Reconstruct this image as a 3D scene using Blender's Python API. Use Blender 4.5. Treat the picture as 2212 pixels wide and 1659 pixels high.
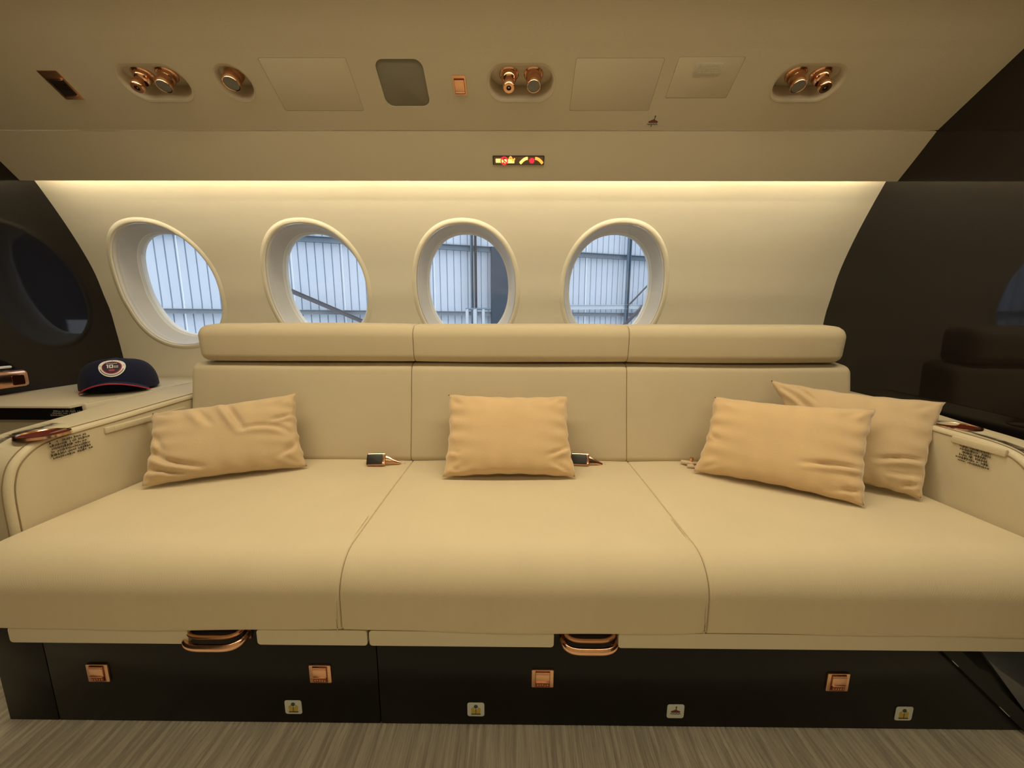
import bpy, bmesh, math, random
from mathutils import Vector, Matrix
from math import sin, cos, pi, sqrt, radians, atan2
random.seed(7)
scn = bpy.context.scene
C = scn.collection
for o in list(bpy.data.objects): bpy.data.objects.remove(o)

# ------------------------------------------------------------------ camera
FPX = 831.0
PITCH, YAW, ROLL = radians(9.5), radians(0.4), radians(0.2)
cam_d = bpy.data.cameras.new('camera'); cam = bpy.data.objects.new('camera', cam_d); C.objects.link(cam)
cam_d.sensor_width = 36.0; cam_d.lens = FPX/2212*36.0; cam_d.clip_start = 0.02; cam_d.clip_end = 200
CAMROT = Matrix.Rotation(YAW, 3, 'Z') @ Matrix.Rotation(pi/2-PITCH, 3, 'X') @ Matrix.Rotation(ROLL, 3, 'Z')
cam.matrix_world = CAMROT.to_4x4()
scn.camera = cam
def ray(px, py): return CAMROT @ Vector(((px-1106)/FPX, (829.5-py)/FPX, -1.0))
def hit(px, py, p0, n):
    r = ray(px, py); n = Vector(n); return r*(n.dot(Vector(p0))/n.dot(r))
def hitY(px, py, y): return hit(px, py, (0, y, 0), (0, 1, 0))
def hitZ(px, py, z): return hit(px, py, (0, 0, z), (0, 0, 1))

# ------------------------------------------------------------------ world, exposure
w = bpy.data.worlds.new('world'); scn.world = w; w.use_nodes = True
bg = w.node_tree.nodes['Background']; bg.inputs[0].default_value = (0.80, 0.88, 1.0, 1); bg.inputs[1].default_value = 1.7
scn.view_settings.view_transform = 'Standard'; scn.view_settings.look = 'None'
scn.view_settings.gamma = 1.0; scn.view_settings.use_curve_mapping = False
scn.view_settings.exposure = 0.10
CEIL_W = 13.8          # watts of each ceiling lamp
COVE_E = 30.0          # emission of the cove strip
WARM = (1.0, 0.86, 0.58)
AISLE_W = 8.0         # watts of the matching light over the aisle

# ------------------------------------------------------------------ materials
def s2l(c):
    return tuple(((v/255)/12.92 if v/255 <= .04045 else ((v/255+.055)/1.055)**2.4) for v in c)+(1,)
def mat(name, col, rough=.6, metal=0, bump=0, bscale=300, var=0, vscale=6, coat=0, sheen=0, emit=None, est=0, spec=.5, stretch=None):
    m = bpy.data.materials.new(name); m.use_nodes = True; nt = m.node_tree; N = nt.nodes; L = nt.links
    b = N['Principled BSDF']
    b.inputs['Base Color'].default_value = col if len(col) == 4 else tuple(col)+(1,)
    b.inputs['Roughness'].default_value = rough; b.inputs['Metallic'].default_value = metal
    b.inputs['Coat Weight'].default_value = coat; b.inputs['Coat Roughness'].default_value = .03
    b.inputs['Sheen Weight'].default_value = sheen; b.inputs['Specular IOR Level'].default_value = spec
    tc = N.new('ShaderNodeTexCoord'); src = tc.outputs['Object']
    if stretch:
        mp = N.new('ShaderNodeMapping'); mp.inputs['Scale'].default_value = stretch; L.new(src, mp.inputs[0]); src = mp.outputs[0]
    if bump:
        n = N.new('ShaderNodeTexNoise'); n.inputs['Scale'].default_value = bscale; n.inputs['Detail'].default_value = 3; L.new(src, n.inputs['Vector'])
        bm_ = N.new('ShaderNodeBump'); bm_.inputs['Strength'].default_value = bump; bm_.inputs['Distance'].default_value = .001
        L.new(n.outputs['Fac'], bm_.inputs['Height']); L.new(bm_.outputs[0], b.inputs['Normal'])
    if var:
        n = N.new('ShaderNodeTexNoise'); n.inputs['Scale'].default_value = vscale; n.inputs['Detail'].default_value = 4; L.new(src, n.inputs['Vector'])
        mx = N.new('ShaderNodeMix'); mx.data_type = 'RGBA'; c = b.inputs['Base Color'].default_value
        mx.inputs[6].default_value = tuple(max(0, v*(1-var)) for v in c[:3])+(1,); mx.inputs[7].default_value = tuple(min(1, v*(1+var)) for v in c[:3])+(1,)
        L.new(n.outputs['Fac'], mx.inputs[0]); L.new(mx.outputs[2], b.inputs['Base Color'])
    if emit:
        b.inputs['Emission Color'].default_value = tuple(emit)+(1,); b.inputs['Emission Strength'].default_value = est
    return m
def twill(name, col, var=.05, period=.0045, strength=.14):
    m = mat(name, col, rough=.85, var=var, vscale=9, sheen=.15); nt = m.node_tree; N = nt.nodes; L = nt.links
    tc = N.new('ShaderNodeTexCoord'); sx = N.new('ShaderNodeSeparateXYZ'); L.new(tc.outputs['Object'], sx.inputs[0])
    def M(op, a, b_=None):
        k = N.new('ShaderNodeMath'); k.operation = op
        for i, v in enumerate((a, b_)):
            if v is None: continue
            if isinstance(v, (int, float)): k.inputs[i].default_value = v
            else: L.new(v, k.inputs[i])
        return k.outputs[0]
    tri = M('PINGPONG', sx.outputs[0], .014)
    s = M('SUBTRACT', sx.outputs[1], sx.outputs[2])
    ph = M('MULTIPLY', M('ADD', s, tri), 2*pi/period)
    h = M('SINE', ph)
    n = N.new('ShaderNodeTexNoise'); n.inputs['Scale'].default_value = 500; L.new(tc.outputs['Object'], n.inputs['Vector'])
    hh = M('ADD', M('MULTIPLY', h, .5), M('MULTIPLY', n.outputs['Fac'], 1.0))
    bp = N.new('ShaderNodeBump'); bp.inputs['Strength'].default_value = strength; bp.inputs['Distance'].default_value = .0006
    L.new(hh, bp.inputs['Height']); L.new(bp.outputs[0], N['Principled BSDF'].inputs['Normal'])
    return m
M_fabric = twill('seat_twill', (.63, .53, .36))
M_back = mat('back_fabric', (.57, .48, .33), .85, bump=.3, bscale=700, var=.05, vscale=8, sheen=.15)
M_leath = mat('cream_leather', (.62, .55, .41), .5, bump=.35, bscale=420, var=.03, vscale=10)
M_arm = mat('arm_leather', (.60, .52, .37), .55, bump=.4, bscale=500, var=.04, vscale=12)
M_over = mat('overhead_leather', (.55, .485, .365), .55, bump=.3, bscale=450, var=.03, vscale=5)
M_wall = mat('wall_panel', (.76, .70, .57), .6, bump=.25, bscale=160, var=.03, vscale=14, stretch=(.35, 1, 2.2))
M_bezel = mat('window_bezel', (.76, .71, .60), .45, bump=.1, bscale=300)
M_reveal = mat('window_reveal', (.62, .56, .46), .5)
M_black = mat('black_lacquer', (.006, .004, .004), .4, coat=.7, var=.2, vscale=3, spec=.1)
M_blackb = mat('black_base', (.005, .004, .0035), .45, coat=.16, var=.2, vscale=5, spec=.12)
M_blue = mat('slate_gloss', (.032, .038, .052), .4, coat=.5)
M_cop = mat('rose_gold', (.80, .47, .30), .18, metal=1, bump=.05, bscale=200)
M_cops = mat('rose_gold_satin', (.78, .46, .29), .38, metal=1, bump=.1, bscale=900)
M_copd = mat('dark_copper', (.30, .10, .05), .25, metal=1)
M_velvet = mat('velvet', (.66, .46, .25), .9, bump=.5, bscale=330, var=.10, vscale=11, sheen=.6)
M_velvetd = mat('velvet_sand', (.60, .44, .26), .9, bump=.5, bscale=330, var=.08, vscale=14, sheen=.5)
M_line = mat('seam_thread', (.24, .18, .10), .8)
M_piping = mat('cream_piping', (.62, .54, .38), .6)
M_trim = mat('cream_trim', (.62, .55, .40), .5, bump=.2, bscale=400)
M_grey = mat('lens_grey', (.20, .19, .17), .5, bump=.5, bscale=900)
M_mesh = mat('speaker_cloth', (.22, .20, .15), .8, bump=.6, bscale=1500)
M_dark = mat('dark_plastic', (.02, .018, .016), .4)
M_hole = mat('dark_recess', (.006, .004, .004), .7)
M_white = mat('placard_white', (.62, .66, .62), .5)
M_plac = mat('placard_clear', (.52, .48, .38), .35)
M_ink = mat('ink', (.09, .07, .045), .7)
M_inkl = mat('ink_light', (.30, .28, .24), .7)
M_inkc = mat('ink_cream', (.60, .56, .44), .7)
M_maroon = mat('ink_maroon', (.16, .03, .03), .6)
M_yellow = mat('icon_yellow', (.55, .40, .06), .6)
M_green = mat('icon_dark', (.06, .07, .05), .6)
M_red = mat('polished_mahogany', (.22, .025, .010), .15, coat=1, var=.5, vscale=40)
M_navy = mat('navy_cotton', (.010, .012, .035), .9, bump=.6, bscale=900, var=.1, sheen=.03, spec=.2)
M_navyin = mat('navy_lining', (.012, .008, .010), .9)
M_redth = mat('red_cord', (.45, .02, .05), .7)
M_badgew = mat('badge_white', (.80, .78, .76), .7, bump=.4, bscale=1200)
M_badger = mat('badge_red', (.40, .03, .05), .7)
M_badgen = mat('badge_navy', (.03, .015, .04), .7)
M_orange = mat('sign_orange', (1, .3, .05), .5, emit=(1.0, .30, .04), est=1.5)
M_oyel = mat('sign_yellow', (1, .5, .1), .5, emit=(1.0, .52, .13), est=1.9)
M_signred = mat('sign_red', (1, .02, .05), .5, emit=(1.0, .015, .05), est=1.1)
M_signbody = mat('sign_body', (.13, .10, .065), .4)
M_belt = mat('belt_webbing', (.62, .50, .36), .8, bump=.5, bscale=1000)
M_sheet = mat('hangar_sheet', (.66, .73, .80), .6, var=.08, vscale=1.5, bump=.1)
M_girt = mat('girt_steel', (.17, .23, .28), .5, var=.15)
M_girtl = mat('light_steel', (.62, .68, .72), .45)
M_brace = mat('brace_steel', (.17, .16, .17), .6)
M_door = mat('dark_opening', (.035, .06, .09), .6)
M_ground = mat('concrete', (.35, .36, .37), .8, var=.1)
M_cove = mat('cove_diffuser', (1, .9, .7), .5, emit=(1.0, .91, .68), est=COVE_E)
M_lampd = mat('lamp_diffuser', (1, .9, .7), .5, emit=WARM, est=2.0)
def glass():
    m = bpy.data.materials.new('window_glass'); m.use_nodes = True; nt = m.node_tree; N = nt.nodes; L = nt.links
    N.remove(N['Principled BSDF']); out = N['Material Output']
    t = N.new('ShaderNodeBsdfTransparent'); t.inputs[0].default_value = (.96, .97, .98, 1)
    g = N.new('ShaderNodeBsdfGlossy'); g.inputs['Roughness'].default_value = .02; g.inputs[0].default_value = (1, 1, 1, 1)
    ge = N.new('ShaderNodeNewGeometry'); dt = N.new('ShaderNodeVectorMath'); dt.operation = 'DOT_PRODUCT'; L.new(ge.outputs['Normal'], dt.inputs[0]); L.new(ge.outputs['Incoming'], dt.inputs[1])
    def M(op, a, b_=None):
        k = N.new('ShaderNodeMath'); k.operation = op
        for i, v in enumerate((a, b_)):
            if v is None: continue
            if isinstance(v, (int, float)): k.inputs[i].default_value = v
            else: L.new(v, k.inputs[i])
        return k.outputs[0]
    f = M('ADD', M('MULTIPLY', M('POWER', M('SUBTRACT', 1.0, M('ABSOLUTE', dt.outputs['Value'])), 5.0), .92), .045)
    mx = N.new('ShaderNodeMixShader'); L.new(f, mx.inputs[0]); L.new(t.outputs[0], mx.inputs[1]); L.new(g.outputs[0], mx.inputs[2]); L.new(mx.outputs[0], out.inputs[0])
    return m
M_glass = glass()
def carpet():
    m = mat('carpet', (.36, .31, .24), .95, bump=.8, bscale=500); nt = m.node_tree; N = nt.nodes; L = nt.links
    tc = N.new('ShaderNodeTexCoord'); mp = N.new('ShaderNodeMapping'); mp.inputs['Scale'].default_value = (130, 4, 1); L.new(tc.outputs['Object'], mp.inputs[0])
    n = N.new('ShaderNodeTexNoise'); n.inputs['Scale'].default_value = 1.0; n.inputs['Detail'].default_value = 4; L.new(mp.outputs[0], n.inputs['Vector'])
    cr = N.new('ShaderNodeValToRGB'); L.new(n.outputs['Fac'], cr.inputs[0])
    cr.color_ramp.elements[0].position = .35; cr.color_ramp.elements[0].color = (.58, .52, .44, 1)
    cr.color_ramp.elements[1].position = .62; cr.color_ramp.elements[1].color = (.82, .76, .64, 1)
    L.new(cr.outputs[0], N['Principled BSDF'].inputs['Base Color'])
    return m
M_carpet = carpet()

# ------------------------------------------------------------------ helpers
WM = {}
def wm(o): return WM.get(o.name, Matrix.Identity(4)) if o else Matrix.Identity(4)
def link(name, me, m, parent, world):
    o = bpy.data.objects.new(name, me)
    C.objects.link(o)
    if m and not me.materials: me.materials.append(m)
    if parent:
        o.parent = parent
        if world: me.transform(wm(parent).inverted())
        WM[o.name] = wm(parent).copy()
    else: WM[o.name] = Matrix.Identity(4)
    return o
def vf(name, vs, fs, m=None, parent=None, smooth=False, world=True, sharp=None, weld=0):
    me = bpy.data.meshes.new(name); me.from_pydata([tuple(v) for v in vs], [], fs)
    bm = bmesh.new(); bm.from_mesh(me)
    if weld: bmesh.ops.remove_doubles(bm, verts=bm.verts, dist=weld)
    bmesh.ops.recalc_face_normals(bm, faces=bm.faces)
    bm.to_mesh(me); bm.free()
    if smooth:
        me.polygons.foreach_set('use_smooth', [True]*len(me.polygons))
        if sharp is not None: me.set_sharp_from_angle(angle=radians(sharp))
    return link(name, me, m, parent, world)
def fin(name, bm, m=None, parent=None, smooth=True, world=True, sharp=35):
    bmesh.ops.recalc_face_normals(bm, faces=bm.faces)
    me = bpy.data.meshes.new(name); bm.to_mesh(me); bm.free()
    if smooth:
        me.polygons.foreach_set('use_smooth', [True]*len(me.polygons)); me.set_sharp_from_angle(angle=radians(sharp))
    return link(name, me, m, parent, world)
def tag(o, label=None, cat=None, group=None, kind=None):
    for k, v in (('label', label), ('category', cat), ('group', group), ('kind', kind)):
        if v: o[k] = v
    return o
def thing(name, label, cat, M, group=None):
    o = bpy.data.objects.new(name, None); C.objects.link(o)
    if not isinstance(M, Matrix): M = Matrix.Translation(M)
    o.matrix_world = M; o.empty_display_size = .02; WM[o.name] = M.copy()
    return tag(o, label, cat, group)
def box(bm, c, s, bev=0, seg=2, M=None):
    r = bmesh.ops.create_cube(bm, size=1); vs = r['verts']
    for v in vs: v.co = Vector((v.co.x*s[0]+c[0], v.co.y*s[1]+c[1], v.co.z*s[2]+c[2]))
    if bev:
        es = list({e for v in vs for e in v.link_edges})
        rr = bmesh.ops.bevel(bm, geom=es, offset=bev, segments=seg, affect='EDGES', profile=.5)
        vs = list({v for f in rr['faces'] for v in f.verts} | {v for v in vs if v.is_valid})
    if M is not None:
        for v in vs: v.co = M @ v.co
    return vs
def prism(bm, pts, z0, z1, bev=0, M=None, seg=2):
    lo = [bm.verts.new((p[0], p[1], z0)) for p in pts]; hi = [bm.verts.new((p[0], p[1], z1)) for p in pts]
    n = len(pts); top = bm.faces.new(hi); bm.faces.new(lo[::-1])
    for i in range(n): bm.faces.new((lo[i], lo[(i+1) % n], hi[(i+1) % n], hi[i]))
    vs = lo+hi
    if bev:
        r = bmesh.ops.bevel(bm, geom=list(top.edges), offset=bev, segments=seg, affect='EDGES', profile=.5)
        vs = list({v for v in vs if v.is_valid} | {v for f in r['faces'] for v in f.verts})
    if M is not None:
        for v in vs: v.co = M @ v.co
def rrect(wd, ht, r, n=6, cx=0, cy=0):
    pts = []
    for qx, qy, a0 in ((1, 1, 0), (-1, 1, 90), (-1, -1, 180), (1, -1, 270)):
        for i in range(n+1):
            a = radians(a0+90*i/n); pts.append((cx+qx*(wd/2-r)+r*cos(a), cy+qy*(ht/2-r)+r*sin(a)))
    return pts
def circ(r, n=24, cx=0, cy=0, ry=None): return [(cx+r*cos(2*pi*i/n), cy+(ry or r)*sin(2*pi*i/n)) for i in range(n)]
def lathe(bm, prof, n=24, M=None, cap=True):
    rings = []
    for r, z in prof:
        if r < 1e-6: rings.append([bm.verts.new((0, 0, z))])
        else: rings.append([bm.verts.new((r*cos(2*pi*i/n), r*sin(2*pi*i/n), z)) for i in range(n)])
    for a, b in zip(rings, rings[1:]):
        for i in range(n):
            j = (i+1) % n
            if len(a) == 1 and len(b) == 1: continue
            if len(a) == 1: bm.faces.new((a[0], b[i], b[j]))
            elif len(b) == 1: bm.faces.new((a[i], a[j], b[0]))
            else: bm.faces.new((a[i], a[j], b[j], b[i]))
    if M is not None:
        for r in rings:
            for v in r: v.co = M @ v.co
def tube(bm, path, r, n=8, closed=False, ry=None):
    P = [Vector(p) for p in path]; m = len(P); rings = []; up = Vector((0, 0, 1))
    for i in range(m):
        a = P[(i-1) % m] if (closed or i > 0) else P[0]; b = P[(i+1) % m] if (closed or i < m-1) else P[-1]
        t = (b-a).normalized(); s = t.cross(up)
        if s.length < 1e-3: s = t.cross(Vector((1, 0, 0)))
        s.normalize(); u = s.cross(t)
        rr = r[i] if isinstance(r, (list, tuple)) else r
        rings.append([bm.verts.new(P[i]+s*rr*cos(2*pi*k/n)+u*(ry or rr)*sin(2*pi*k/n)) for k in range(n)])
    for i in range(m if closed else m-1):
        a, b = rings[i], rings[(i+1) % m]
        for k in range(n): bm.faces.new((a[k], a[(k+1) % n], b[(k+1) % n], b[k]))
    if not closed: bm.faces.new(rings[0][::-1]); bm.faces.new(rings[-1])
def rpoly(corners, n=6):
    """closed polygon [(y,z,r)] with rounded corners"""
    out = []; m = len(corners)
    for i in range(m):
        p = Vector(corners[i][:2]); r = corners[i][2]
        if r <= 0: out.append(tuple(p)); continue
        a = (Vector(corners[i-1][:2])-p); b = (Vector(corners[(i+1) % m][:2])-p)
        la, lb = a.length, b.length; a.normalize(); b.normalize()
        ang = math.acos(max(-1, min(1, a.dot(b)))); t = min(r/math.tan(ang/2), la*.49, lb*.49); r = t*math.tan(ang/2)
        c = p+(a+b).normalized()*(r/sin(ang/2)); s = p+a*t-c; e = p+b*t-c
        a0 = atan2(s.y, s.x); a1 = atan2(e.y, e.x); d = (a1-a0+pi) % (2*pi)-pi
        for k in range(n+1): out.append((c.x+r*cos(a0+d*k/n), c.y+r*sin(a0+d*k/n)))
    return out
def resample(prof, step):
    out = []; n = len(prof)
    for i in range(n):
        a = Vector(prof[i]); b = Vector(prof[(i+1) % n]); k = max(1, int((b-a).length/step))
        for j in range(k): out.append(tuple(a.lerp(b, j/k)))
    return out
def loft_x(name, prof, x0, x1, r0, r1, m, parent, nx=24, puff=0, step=.03, disp=None, world=True, sharp=60):
    """section (y,z) extruded along x, both ends rounded over by r0 / r1"""
    prof = resample(prof, step); n = len(prof)
    area = sum(prof[i][0]*prof[(i+1) % n][1]-prof[(i+1) % n][0]*prof[i][1] for i in range(n)); sg = 1 if area > 0 else -1
    nrm = []
    for i in range(n):
        a = Vector(prof[i-1]); b = Vector(prof[(i+1) % n]); t = (b-a).normalized(); nrm.append(Vector((t.y, -t.x))*sg)
    xs = []
    K = 5
    for k in range(K+1):
        a = pi/2*k/K; xs.append((x0+r0*(1-cos(a)) if r0 else x0, r0*(1-sin(a))))
    for k in range(1, nx): xs.append((x0+r0+(x1-x0-r0-r1)*k/nx, 0))
    for k in range(K, -1, -1):
        a = pi/2*k/K; xs.append((x1-r1*(1-cos(a)), r1*(1-sin(a))))
    xs2 = []
    for q in xs:
        if not xs2 or abs(q[0]-xs2[-1][0]) > 1e-6: xs2.append(q)
    vs = []; fs = []
    for x, ins in xs2:
        t = (x-x0)/(x1-x0); pf = puff*(1-(2*t-1)**4)
        for i in range(n):
            p = Vector(prof[i])+nrm[i]*(pf-ins); d = disp(x, p.x, p.y) if disp else 0
            p = p+nrm[i]*d; vs.append((x, p.x, p.y))
    for a in range(len(xs2)-1):
        for i in range(n):
            j = (i+1) % n; fs.append((a*n+i, a*n+j, (a+1)*n+j, (a+1)*n+i))
    fs.append(tuple(range(n))); L = (len(xs2)-1)*n; fs.append(tuple(range(L+n-1, L-1, -1)))
    return vf(name, vs, fs, m, parent, True, world, sharp)
def catmull(pts, per=8):
    P = [Vector(p) for p in pts]; P = [2*P[0]-P[1]]+P+[2*P[-1]-P[-2]]; out = []
    for i in range(1, len(P)-2):
        for k in range(per):
            t = k/per; a, b, c, d = P[i-1:i+3]
            out.append(.5*((2*b)+(c-a)*t+(2*a-5*b+4*c-d)*t*t+(3*b-a-3*c+d)*t**3))
    out.append(P[-2]); return out
def boolean(o, cutters):
    for cbm in cutters:
        me = bpy.data.meshes.new('cut'); bmesh.ops.recalc_face_normals(cbm, faces=cbm.faces); cbm.to_mesh(me); cbm.free()
        co = bpy.data.objects.new('cut', me); C.objects.link(co)
        md = o.modifiers.new('b', 'BOOLEAN'); md.object = co; md.operation = 'DIFFERENCE'; md.solver = 'EXACT'
    dg = bpy.context.evaluated_depsgraph_get(); dg.update()
    nm = bpy.data.meshes.new_from_object(o.evaluated_get(dg)); o.modifiers.clear(); o.data = nm
    for c in [x for x in bpy.data.objects if x.name.startswith('cut')]: bpy.data.objects.remove(c)
def frame(o, ex, ey, ez):
    M = Matrix.Identity(4)
    for i, e in enumerate((ex, ey, ez)): 
        for k in range(3): M[k][i] = e[k]
    for k in range(3): M[k][3] = o[k]
    return M

# ------------------------------------------------------------------ cabin shell
XL, XR = -1.606, 1.218
ZF = -.858
WALL = [(-.90, 1.36), (-.60, 1.50), (-.30, 1.565), (-.017, 1.548), (.089, 1.527), (.189, 1.501), (.315, 1.445), (.452, 1.367), (.53, 1.31), (.62, 1.23)]
_w = [(p[0], p[1]) for p in catmull(WALL, 16)]
def YW(z):
    if z <= _w[0][0]: return _w[0][1]
    for a, b in zip(_w, _w[1:]):
        if a[0] <= z <= b[0]: return a[1]+(b[1]-a[1])*(z-a[0])/(b[0]-a[0])
    return _w[-1][1]
PITCHW = .575; WX = [-1.338, -.763, -.188, .387-.008]; WZ = .1145; AX, AZ = .194, .2235
ZLO, ZHI = -.34, .57
def sup(a, ax, az, n=2.2):
    c, s = cos(a), sin(a); r = (abs(c/ax)**n+abs(s/az)**n)**(-1/n); return r*c, r*s
NA = 72
def rect_dir(a, hx, zlo, zhi):
    c, s = cos(a), sin(a); t = 1e9
    if abs(c) > 1e-9: t = min(t, hx/abs(c))
    if s > 1e-9: t = min(t, (zhi-WZ)/s)
    if s < -1e-9: t = min(t, (zlo-WZ)/s)
    return t*c, t*s
# angles that include the four cell corners
angs = sorted({round(2*pi*i/NA, 6) for i in range(NA)} | {round(atan2(dz, dx) % (2*pi), 6) for dx in (PITCHW/2, -PITCHW/2) for dz in (ZHI-WZ, ZLO-WZ)})
vs = []; fs = []; edge_z = set()
for wx in WX:
    base = len(vs); R = 22
    for a in angs:
        ox, oz = rect_dir(a, PITCHW/2, ZLO, ZHI); ix, iz = sup(a, AX-.004, AZ-.004)
        if abs(ox-PITCHW/2) < 1e-5: edge_z.add(round(WZ+oz, 6))
        for k in range(R+1):
            t = (k/R)**1.3; x = wx+ix+(ox-ix)*t; z = WZ+iz+(oz-iz)*t
            vs.append((x, YW(z), z))
    n = len(angs)
    for i in range(n):
        j = (i+1) % n
        for k in range(R): fs.append((base+i*(R+1)+k, base+i*(R+1)+k+1, base+j*(R+1)+k+1, base+j*(R+1)+k))
ez = sorted(edge_z)
def strip(x0, x1, zs):
    b = len(vs)
    for z in zs: vs.append((x0, YW(z), z)); vs.append((x1, YW(z), z))
    for i in range(len(zs)-1): fs.append((b+2*i, b+2*i+1, b+2*i+3, b+2*i+2))
strip(WX[3]+PITCHW/2, XR+.02, ez)
for (a, b) in ((ZLO, -.9), (ZHI, .62)):
    zs = [a+(b-a)*k/8 for k in range(9)]; strip(XL-.05, XR+.02, zs)
wall = vf('wall_back', vs, fs, M_wall, smooth=True, weld=.0004); tag(wall, 'cream curved cabin side wall with four oval windows behind the sofa', kind='structure')
# outer skin keeps the daylight out: a second layer with the same holes is given by the reveals; seal the gap above
def slab(name, x0, x1, prof, th, m, ny=None):
    P = [Vector(p) for p in prof]; n = len(P); N_ = []
    for i in range(n):
        a = P[max(0, i-1)]; b = P[min(n-1, i+1)]; t = (b-a).normalized(); N_.append(Vector((t.y, -t.x)))
    vs = []; 
    for x in (x0, x1):
        for i in range(n): vs.append((x, P[i].x, P[i].y))
        for i in range(n): q = P[i]+N_[i]*th; vs.append((x, q.x, q.y))
    fs = []
    for i in range(n-1):
        fs.append((i, i+1, 2*n+i+1, 2*n+i)); fs.append((n+i, n+i+1, 3*n+i+1, 3*n+i))
        fs.append((i, i+1, n+i+1, n+i)); fs.append((2*n+i, 2*n+i+1, 3*n+i+1, 3*n+i))
    fs.append((0, n, 3*n, 2*n)); fs.append((n-1, 2*n-1, 4*n-1, 3*n-1))
    return vf(name, vs, fs, m, smooth=True, sharp=20)
# overhead panel (planar part holds the fittings)
PA, PB = Vector((1.2265, .543)), Vector((1.0526, .646))
dirv = (PB-PA).normalized()
prof = [tuple(PA+dirv*.0015), tuple(PB)]+[tuple(p) for p in catmull([(1.0526, .646), (.96, .695), (.80, .757), (.55, .83), (.25, .88), (-.1, .90), (-.5, .86), (-.9, .72)], 5)][1:]
ceil = slab('ceiling', XL-.04, XR+.04, prof, .05, M_over)   # offset side chosen outward
tag(ceil, 'tan leather overhead panel curving up to the ceiling', kind='structure')
E1 = Vector((1, 0, 0)); E2 = Vector((0, dirv.x, dirv.y)); EN = Vector((0, -abs(dirv.y), -abs(dirv.x))).normalized()
EN = E1.cross(E2); EN = EN if EN.z < 0 else -EN
CO = Vector((0, PA.x, PA.y))
def onceil(px, py): return hit(px, py, CO, EN)
def cframe(px, py):
    p = onceil(px, py); ez_ = EN; ey_ = E2; ex_ = ey_.cross(ez_); return frame(p, ex_, ey_, ez_)
# valance below the seam line
vprof = [(1.326, .439), (1.279, .487), (1.2265+.0012, .543-.0014)]
val = slab('trim_1', XL-.04, XR+.04, catmull(vprof, 5), .012, M_over); tag(val, 'tan valance strip below the overhead panel hiding the cove light', kind='structure')
VN = Vector((0, -(vprof[1][1]-vprof[0][1]), -(vprof[0][0]-vprof[1][0]))).normalized()
# seam backing so that the groove is dark and no light passes
bm = bmesh.new(); box(bm, ((XL+XR)/2, 1.262, .575), (XR-XL+.1, .03, .04)); 
tag(fin('trim_2', bm, M_hole), 'added dark backing that blocks light behind the seam between overhead panel and valance', kind='structure')
# roof box above (light tight), ends, opposite wall, floor
# bulkheads: dark lacquer, cut to the cabin section
def bulk(name, x, th, label):
    top = [(1.36, -.9), (1.50, -.6), (1.60, -.3), (1.60, .1), (1.52, .35), (1.45, .5), (1.33, .64), (1.10, .74), (.9, .80), (.5, .92), (0, .96), (-.6, .93), (-1.02, .75), (-1.05, -.9)]
    vs = [(x, y, z) for y, z in top]+[(x+th, y, z) for y, z in top]; n = len(top)
    fs = [tuple(range(n)), tuple(range(2*n-1, n-1, -1))]+[(i, (i+1) % n, n+(i+1) % n, n+i) for i in range(n)]
    o = vf(name, vs, fs, M_black); return tag(o, label, kind='structure')
bulk('wall_left', XL, -.04, 'dark glossy lacquered bulkhead at the left end of the sofa')
bulk('wall_right', XR, .04, 'dark glossy lacquered bulkhead at the right end of the sofa')
bm = bmesh.new()
o = slab('wall_front', XL-.04, XR+.04, catmull([(-.9, .72), (-1.0, .5), (-1.04, .2), (-1.03, -.3), (-.97, -.62), (-.9, -.9)], 5), .05, M_leath)
tag(o, 'cream side wall on the other side of the aisle', kind='structure')
# closing strip between wall top and ceiling, and below the floor
vs = [(XL-.05, 1.23, .62), (XR+.05, 1.23, .62), (XR+.05, 1.10, .76), (XL-.05, 1.10, .76)]
tag(vf('trim_3', vs, [(0, 1, 2, 3)], M_hole), 'closing strip behind the overhead panel', kind='structure')

# floor: ribbed carpet
NXC = int((XR-XL)/.0014); ys = [-.2+.02*i for i in range(30)]+[.4+.012*i for i in range(36)]; ys = [y for y in ys if y < .8]+[.8]
vs = []; fs = []; nx = NXC+1
for y in ys:
    for i in range(nx):
        x = XL+(XR-XL)*i/NXC
        ph = (x+.0022*sin(y*31+1.3*sin(x*9))+.0012*sin(y*83+x*60))/.0104
        h = abs(sin(pi*ph))**.6
        vs.append((x, y, ZF-.008+.008*h+.0006*sin(x*911+y*501)))
for j in range(len(ys)-1):
    for i in range(nx-1): fs.append((j*nx+i, j*nx+i+1, (j+1)*nx+i+1, (j+1)*nx+i))
b = len(vs)
vs += [(XL-.05, -1.1, ZF-.003), (XR+.05, -1.1, ZF-.003), (XR+.05, -.2, ZF-.003), (XL-.05, -.2, ZF-.003), (XL-.05, .8, ZF-.003), (XR+.05, .8, ZF-.003), (XR+.05, 1.5, ZF-.003), (XL-.05, 1.5, ZF-.003)]
fs += [(b, b+1, b+2, b+3), (b+4, b+5, b+6, b+7)]
fl = vf('floor', vs, fs, M_carpet, smooth=True); tag(fl, 'grey beige ribbed carpet on the cabin floor', kind='structure')

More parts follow.
